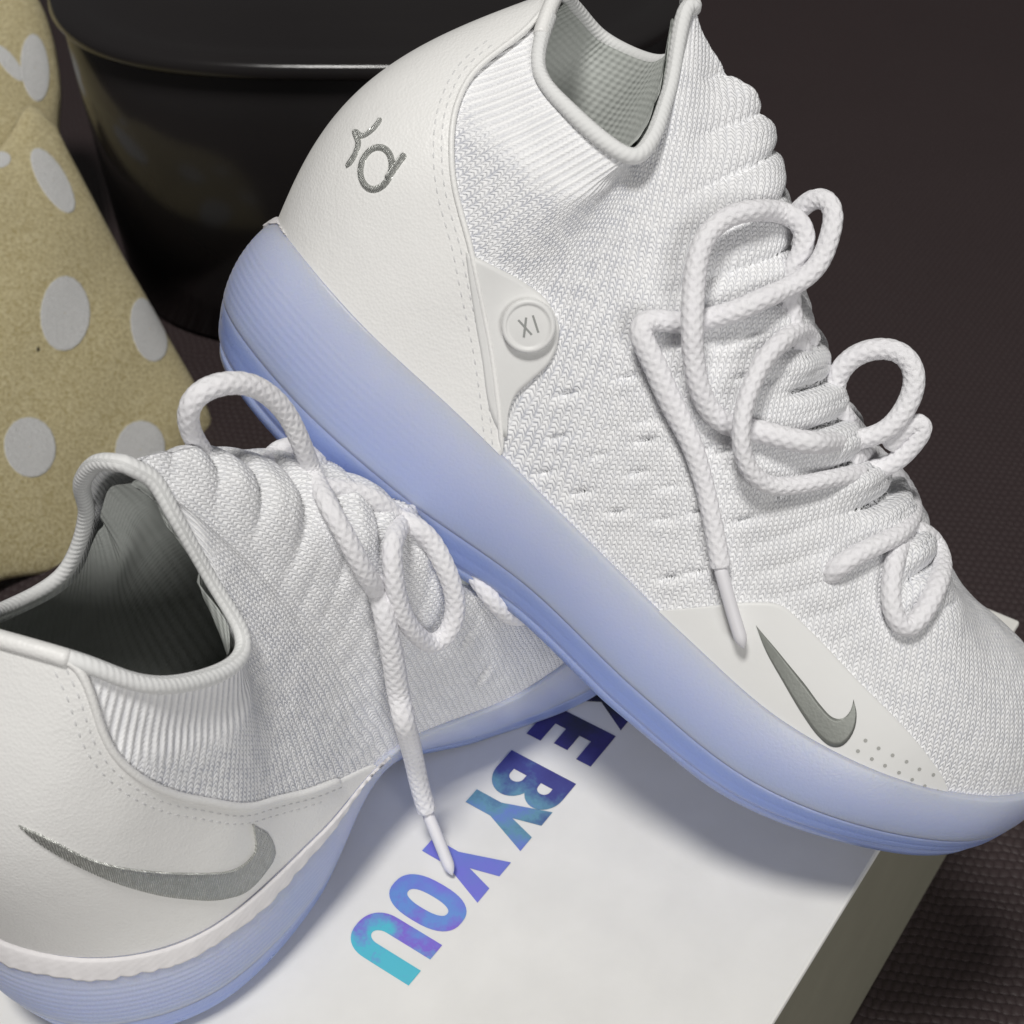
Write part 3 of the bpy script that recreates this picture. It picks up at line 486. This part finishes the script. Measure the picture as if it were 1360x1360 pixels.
def knit_relief(P, U, Vv, slits, folds, seed):
    """height of folds, pleats and pulled stitches over the knit (metres)"""
    hu = np.minimum(U % 18, 18 - U % 18); q = .8 * P[..., 0] - .6 * P[..., 2]
    wob = hsh(P, seed, 90.) * .35 + hsh(P, seed + 1, 35.) * .5
    roll = np.abs(np.sin(np.pi * q / .0135 + 2.0 * wob)) ** .5 - .6 + .12 * np.abs(np.sin(np.pi * q / .0057 + 3. * wob)) ** .5
    m = smooth(4.0, 4.5, hu) * (1 - smooth(6.7, 7.4, hu)) * smooth(folds[0], folds[0] + .22, Vv) * (.85 + .55 * hsh(P, seed + 2, 60.)) * (.65 + .35 * smooth(4.6, 5.4, hu))
    h = folds[1] * roll * m
    pl = np.abs(np.sin(np.pi * q / .0085 + 1.3 * wob)) ** .7 - .6
    m2 = smooth(3.6, 4.4, hu) * (1 - smooth(6.0, 6.8, hu)) * smooth(.12, .3, Vv) * (1 - smooth(folds[0] + .1, folds[0] + .3, Vv))
    h = h + .0006 * pl * m2 * (.6 + .6 * hsh(P, seed + 3, 70.))
    h = h + .00010 * hsh(P, seed + 8, 700.) * smooth(1.5, 3, hu) + .0009 * hsh(P, seed + 4, 55.) * smooth(2.4, 4, hu) * (1 - smooth(6.5, 8, hu)) * np.sin(np.pi * np.clip(Vv, 0, 1))
    return h
def build_shoe(name, sh, root, mirror, laces, aglet, slits, folds, seed, press=None):
    B = Builder(sh, root, mirror)
    # ---- knit upper
    NU, NV = 960, 230
    u = np.arange(NU) * 18. / NU; v = np.linspace(0, 1, NV); Ug, Vg = np.meshgrid(u, v, indexing='ij')
    P0 = sh.upper(Ug, Vg); N0 = sh.normal(Ug, Vg)
    hgt = knit_relief(P0, Ug, Vg, slits, folds, seed)
    for (su, sv) in slits:                                   # pulled stitches: short slanting dents
        c = sh.upper(np.array(su), np.array(sv)); d = P0 - c; t = np.array([.62, 0, .78]); w = np.array([.78, 0, -.62])
        g = np.exp(-((d @ t) / .0032) ** 2 - ((d @ w) / .0007) ** 2) * (np.linalg.norm(d, axis=-1) < .02)
        b = np.exp(-((d @ t) / .0045) ** 2 - ((d @ w - .0028) / .0018) ** 2) * (np.linalg.norm(d, axis=-1) < .02)
        k_ = .5 + .5 * abs(math.sin(su * 37 + sv * 91)); hgt = hgt - .0022 * k_ * g + .0005 * k_ * b
    hgt *= smooth(0, .06, Vg)
    lip = np.minimum(np.linspace(0, 1, NV)[None], 1.)
    hu = np.minimum(Ug, 18 - Ug); ccol = (hu < 4)
    collar_d = (1 - Vg) * np.linalg.norm(P0[:, -1:] - P0[:, :1], axis=-1)
    hgt = hgt * np.where(ccol, smooth(0, .02, collar_d), 1.)
    ribm = smooth(.024, .013, -(-collar_d)) if False else (1 - smooth(.016, .027, collar_d)) * (1 - smooth(3.6, 4.3, hu))
    hgt = hgt - .0009 * (1 - smooth(.012, .020, collar_d)) * ribm
    P = P0 + N0 * hgt[..., None]
    rim = sh.TT(u); ribc = np.concatenate([[0], np.cumsum(np.linalg.norm(np.diff(rim, axis=0), axis=1))])[:, None] * np.ones(NV)
    mid = P0[:, NV // 3]; ua = np.concatenate([[0], np.cumsum(np.linalg.norm(np.diff(mid, axis=0), axis=1))])[:, None] * np.ones(NV)
    va = np.concatenate([np.zeros((NU, 1)), np.cumsum(np.linalg.norm(np.diff(P0, axis=1), axis=2), axis=1)], 1)
    jac = np.clip(.28 + .70 * (1 - smooth(3.3, 4.4, hu)) * (1 - ribm) + .30 * smooth(6, 7.2, hu), 0, 1)
    idx = np.arange(NU * NV).reshape(NU, NV).copy()
    for i in range(NU):                                      # weld the two sides along the ridge
        if 4 < u[i] < 9: idx[(NU - i) % NU, -1] = idx[i, -1]
        if 4 < u[i] <= 9: pass
    for i in range(NU):
        if 4 < u[i] < 9:
            j = (NU - i) % NU; a = (P[i, -1] + P[j, -1]) / 2; P[i, -1] = a; P[j, -1] = a
    if press is not None:                                    # the soft knit gives way under the other shoe's sole
        K = np.array([1, -1, 1.]) if mirror else np.ones(3); W4 = np.array(press); Q = (P * K) @ W4[:3, :3].T + W4[:3, 3]
        d_ = np.clip(np.minimum.reduce([Q[..., 1] + .043, .045 - Q[..., 1], Q[..., 0] - .0, .29 - Q[..., 0]]) / .004, 0, 1) * (Q[..., 2] < .04)
        Q[..., 2] -= np.maximum(Q[..., 2] + .0015, 0) * d_
        I4 = np.array(press.inverted()); P = (Q @ I4[:3, :3].T + I4[:3, 3]) * K
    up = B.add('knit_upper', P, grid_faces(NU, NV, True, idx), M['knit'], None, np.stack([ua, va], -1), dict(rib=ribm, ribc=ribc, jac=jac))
    # ---- lining, insole, rolled collar rim
    ul = np.linspace(0, 18, 241)[:-1]; vl = np.linspace(.02, 1, 50); Ul, Vl = np.meshgrid(ul, vl, indexing='ij')
    hl = np.minimum(Ul, 18 - Ul); ml = smooth(2.6, 3.6, hl) * smooth(.5, .85, Vl); Pl = on(sh, Ul, Vl, -.0034 * (1 - ml)); Pl[..., 1] *= 1 - .4 * ml; Pl[..., 2] -= .007 * ml; Pl = Pl + .0008 * hsh(Pl, seed + 7, 110.)[..., None] * sh.normal(Ul, Vl)
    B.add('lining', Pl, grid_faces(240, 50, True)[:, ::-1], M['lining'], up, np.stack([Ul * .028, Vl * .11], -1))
    st = sh.ST(ul); cen = np.array([.15, .0, .04]); Vi = np.stack([np.concatenate([(cen[:2] + (st[:, :2] - cen[:2]) * k), st[:, 2:] * k + .036 * (1 - k) - .001], 1) for k in (.02, .3, .6, .8, .9)], 1)
    B.add('insole', Vi, grid_faces(240, 5, True)[:, ::-1], M['insole'])
    ur = np.concatenate([np.linspace(.22, 4, 200), np.linspace(14, 17.70, 200)[1:]]); Pr, sl = resample(gauss(sh.TT(ur), 3), n=430)
    V, F, uv = tube(Pr, sl, .0023 * (1 + .12 * hsh(Pr, seed + 60, 120.)), 16); B.add('collar_rim', V, F, M['rim'], up, uv)
    # ---- heel counter
    fl, fm = edge_fn(EDGE_LAT, False), edge_fn(EDGE_MED, True)
    vv = np.linspace(0, 1, 110); ua_, ub_ = fl(vv), fm(vv); t = np.linspace(0, 1, 150)[:, None]
    Uc = ub_[None] * (1 - t) + ua_[None] * t; Vc = np.broadcast_to(vv[None], Uc.shape)
    hc = B.sheet('heel_counter', Uc, Vc, .0011, M['leather'], skirt=.0017)
    el = [p for p in EDGE_LAT]; em = [(p[0] - 18, p[1]) for p in EDGE_MED]
    sl1, sl2 = shift_edge(sh, el[1:], .0028), shift_edge(sh, el[1:], .0052)
    if (wrap(sl1[len(sl1)//2][0]) > wrap(el[len(el)//2][0])): sl1, sl2 = shift_edge(sh, el[1:], -.0028), shift_edge(sh, el[1:], -.0052)
    sm1, sm2 = shift_edge(sh, em[2:], .0026), shift_edge(sh, em[2:], .0050)
    if sm1[len(sm1)//2][1] > em[2 + len(em[2:])//2][1]: sm1, sm2 = shift_edge(sh, em[2:], -.0026), shift_edge(sh, em[2:], -.0050)
    V, F = join([B.stitches(e, .0010) for e in (sl1[2:], sl2[2:], sm1[:-2], sm2[:-3])]); o = B.add('stitching', V, F, M['thread'], hc); o['kind'] = 'stuff'
    Ph, sh_ = resample(gauss(sh.TT(np.linspace(-.5, .45, 80)), 2), n=80); Vh, Fh, _ = tube(Ph + np.array([-.0006, 0, .0004]), sh_, .0024, 12)
    V, F = join([(Vh, Fh), B.pipe(el, .0009, .0009), B.pipe(em[:-1], .0012, .0010)]); B.add('edge_piping', V, F, M['leather'], hc)
    # ---- lateral flap, button and numeral
    fp = catmull(FLAP + FLAP[:1], 8)[:-1]; fo = B.star('flap', fp, .0014, M['button'], hc, .0018, 12)
    bu, bv = BUTTON; c = on(sh, np.array(bu), np.array(bv), .0013); n = sh.normal(np.array(bu), np.array(bv))
    ex = np.array([1, 0, 0]) - n * n[0]; ex /= np.linalg.norm(ex); ey = np.cross(n, ex)
    prof = [(.0, .0028), (.0055, .0028), (.0062, .0027), (.0064, .0031), (.0072, .0032), (.0078, .0026), (.0079, .0), (.0079, -.001)]
    th = np.linspace(0, 2 * np.pi, 49)[:-1]
    V = np.array([[c + (ex * np.cos(a) + ey * np.sin(a)) * max(r, 1e-5) + n * h for r, h in prof] for a in th]); bo = B.add('button', V, grid_faces(48, len(prof), True)[:, ::-1], M['button'], fo)
    ca, sa = math.cos(.95), math.sin(.95); lx = ex * ca + ey * sa; ly = -ex * sa + ey * ca; parts = []
    for (x0, y0, x1, y1) in ((-.0022, .0026, .0002, -.0026), (.0002, .0026, -.0022, -.0026), (.0022, .0026, .0022, -.0026)):
        a = c + lx * x0 + ly * y0 + n * .00285; b = c + lx * x1 + ly * y1 + n * .00285; d = (b - a) / np.linalg.norm(b - a); w = np.cross(n, d) * .00032
        k = n * (.0001 if x0 == .0002 else 0)
        parts.append((np.array([a - w + k, a + w + k, b + w + k, b - w + k]), np.array([[0, 1, 2, 3]])))
    V, F = join(parts); B.add('numeral', V, F, M['mark'], bo, smooth_=False)
    # ---- heel logos
    V, F = join([B.stroke(KD_A, .0021, .0016), B.stroke(KD_B, .0021, .0017), B.stroke(KD_O, .0022, .0017, True), B.stroke(KD_Q, .0022, .0019)]); B.add('heel_logo', V, F, M['silver'], hc)
    B.strip('heel_swoosh', SW2_IN, SW2_OUT, .0019, M['silver'], hc, .0010)
    # ---- toe overlay
    tt, _ = resample(catmull(TOE_TOP, 12), n=110); k = np.linspace(0, 1, 26)[None]
    to = B.sheet('toe_overlay', np.repeat(tt[:, :1], 26, 1), tt[:, 1:] * k, .0007, M['film'], skirt=.0013)
    B.strip('toe_swoosh', SW1_IN, SW1_OUT, .00095, M['print'], to, .0005)
    parts = []
    for pu, pv in PERF:
        c = on(sh, np.array(pu), np.array(pv), .00085); n = sh.normal(np.array(pu), np.array(pv)); ex = np.array([1, 0, 0]) - n * n[0]; ex /= np.linalg.norm(ex); ey = np.cross(n, ex)
        th = np.linspace(0, 2 * np.pi, 11)[:-1]; V = np.array([[c + (ex * np.cos(a) + ey * np.sin(a)) * r for r in (1e-5, .0006)] for a in th]); parts.append((V, grid_faces(10, 2, True)[:, ::-1]))
    V, F = join(parts); o = B.add('perforations', V, F, M['hole'], to); o['kind'] = 'stuff'
    # ---- sole
    us = np.arange(480) * 18. / 480; hs = np.minimum(us, 18 - us)
    ts = np.concatenate([np.linspace(.27, 1, 90)]); Us, Ts = np.meshgrid(us, ts, indexing='ij'); H = np.minimum(Us, 18 - Us)
    groove = np.where(Us < 9, .00005, .00014) * np.sin(Ts * 2 * np.pi * 19) * (1 - smooth(1.6, 3.6, H)) * smooth(.30, .36, Ts) * (1 - smooth(.74, .8, Ts))
    P = sh.sole(Us, Ts, groove - .0004 * (1 - smooth(.27, .30, Ts)))
    top = sh.ST(us); o_ = sh.out(us)
    inner = np.stack([top - o_ * .0012 + np.array([0, 0, .0006]), top - o_ * .0035, top - o_ * .010 - np.array([0, 0, .006])], 1)
    under = np.stack([sh.sole(us, us * 0 + .25) - o_ * .004, sh.sole(us, us * 0 + .25) - o_ * .010], 1)[:, ::-1]
    P = np.concatenate([under, P, inner], 1); tint = np.concatenate([[0, 0], smooth(.25, 1., np.linspace(.27, 1, 90)) ** 1.3, [1, 1, 1]])[None] * np.ones((480, 1)); mi = B.add('midsole', P, grid_faces(480, P.shape[1], True), M['mid'], None, None, dict(tint=tint))
    ts = np.linspace(0, .275, 26); Us, Ts = np.meshgrid(us, ts, indexing='ij')
    P = sh.sole(Us, Ts, -.0001 - .0010 * (1 - smooth(0, .05, Ts)) - .0002 * smooth(.25, .275, Ts) - .0001 * np.exp(-((Ts - .14) / .02) ** 2))
    b = sh.SB(us); cx = np.array([.15, 0, 0]); und = []
    for k, dz in ((.02, 0), (.5, 0), (.8, .0), (.93, .0), (.98, .0003)):
        q = b.copy(); ax = np.stack([np.clip(b[:, 0], .03, .27), 0 * b[:, 1] + .006 * smooth(.15, .3, b[:, 0]), b[:, 2] * 0], 1)
        q[:, :2] = ax[:, :2] + (b[:, :2] - ax[:, :2]) * k; q[:, 2] = np.maximum(0, b[:, 2] * (.55 + .45 * k) - .003 * (1 - .8 * (k > .95))) + dz; und.append(q)
    P = np.concatenate([np.stack(und, 1), P], 1); tint = np.concatenate([[.2] * 5, .9 - 1.1 * np.sin(np.pi * np.linspace(0, 1, 26)) ** .7])[None] * np.ones((480, 1)); B.add('outsole', P, grid_faces(480, P.shape[1], True), M['out'], None, None, dict(tint=np.clip(tint, 0, 1)))
    uf = np.linspace(14.1, 18.7, 300); low = .850 - .020 * np.abs(np.sin(np.pi * (uf * 6.2 + .3 * np.sin(uf * 5)))) ** .6 - .010 * np.sin(uf * 9)
    low = low + (1.02 - low) * (1 - smooth(14.1, 15.6, uf)) + (1.02 - low) * smooth(17.9, 18.5, uf)
    t = np.linspace(0, 1, 16)[None]; Tf = np.minimum(low[:, None] * (1 - t) + 1.005 * t, 1.005); Uf = np.repeat(uf[:, None], 16, 1)
    off = .0007 + .0002 * np.sin(uf * 39)[:, None] * (1 - t) ** 2 + .00003 * np.sin(uf[:, None] * 61 + t * 21); off = np.broadcast_to(off, Tf.shape).copy(); off[:, 0] = -.0006; off[:, -1] = -.001; off[0] = -.0008; off[-1] = -.0008
    B.add('foxing_band', sh.sole(Uf, Tf, off), grid_faces(300, 16), M['fox'], mi)
    # ---- laces
    for i, l in enumerate(laces):
        Pc, sl = resample(catmull(l, 20), .0004); Pc = gauss(Pc, 6); Pc = Pc + .0002 * np.stack([hsh(Pc, seed + 20 + i + k, 160.) for k in range(3)], -1)
        rad = .0030 * (1 + .07 * hsh(Pc, seed + 40 + i, 130.)); V, F, uv = tube(Pc, sl, rad, 48, .00022, flat=.90 + .10 * np.sin(i * 1.7)); lo = B.add('shoelace', V, F, M['lace'], None, uv)
        if i == aglet[0]:
            ag = np.array(aglet[1], float); ag[0] -= (ag[1] - ag[0]) * .28; Pa, sa_ = resample(catmull(ag, 12), .0012); V, F, uv = tube(Pa, sa_, .0020, 14); B.add('aglet', V, F, M['aglet'], lo, uv)
    return up
BZ = FLOOR_DROP
right = empty('sneaker', (-.0977, .4135, CAM_Z - .286), (Matrix.Rotation(R_(-24.18), 3, 'Z') @ Matrix.Rotation(R_(28.53), 3, 'Y') @ Matrix.Rotation(R_(-27.22), 3, 'X')).to_euler())
tag(right, 'white knit sneaker tilted across the other shoe, round button on its side, blue sole raised', 'sneaker', 'pair of white sneakers on the box')
build_shoe('right', Shoe(COLLAR_R, RIDGE_R), right, False, LACES_R, (0, AGLET_R), SLIT_LAT + CREASE_LAT, (.44, .0074), 3)
left = empty('sneaker', (-.147, .2571, BZ), (0, 0, R_(46.7)))
tag(left, 'white knit sneaker standing flat on the box, with large silver swoosh at its heel', 'sneaker', 'pair of white sneakers on the box')
build_shoe('left', Shoe(COLLAR_L, RIDGE_L), left, True, LACES_L, (1, AGLET_L), SLIT_MED, (.42, .0064), 11, right.matrix_basis.inverted() @ left.matrix_basis)
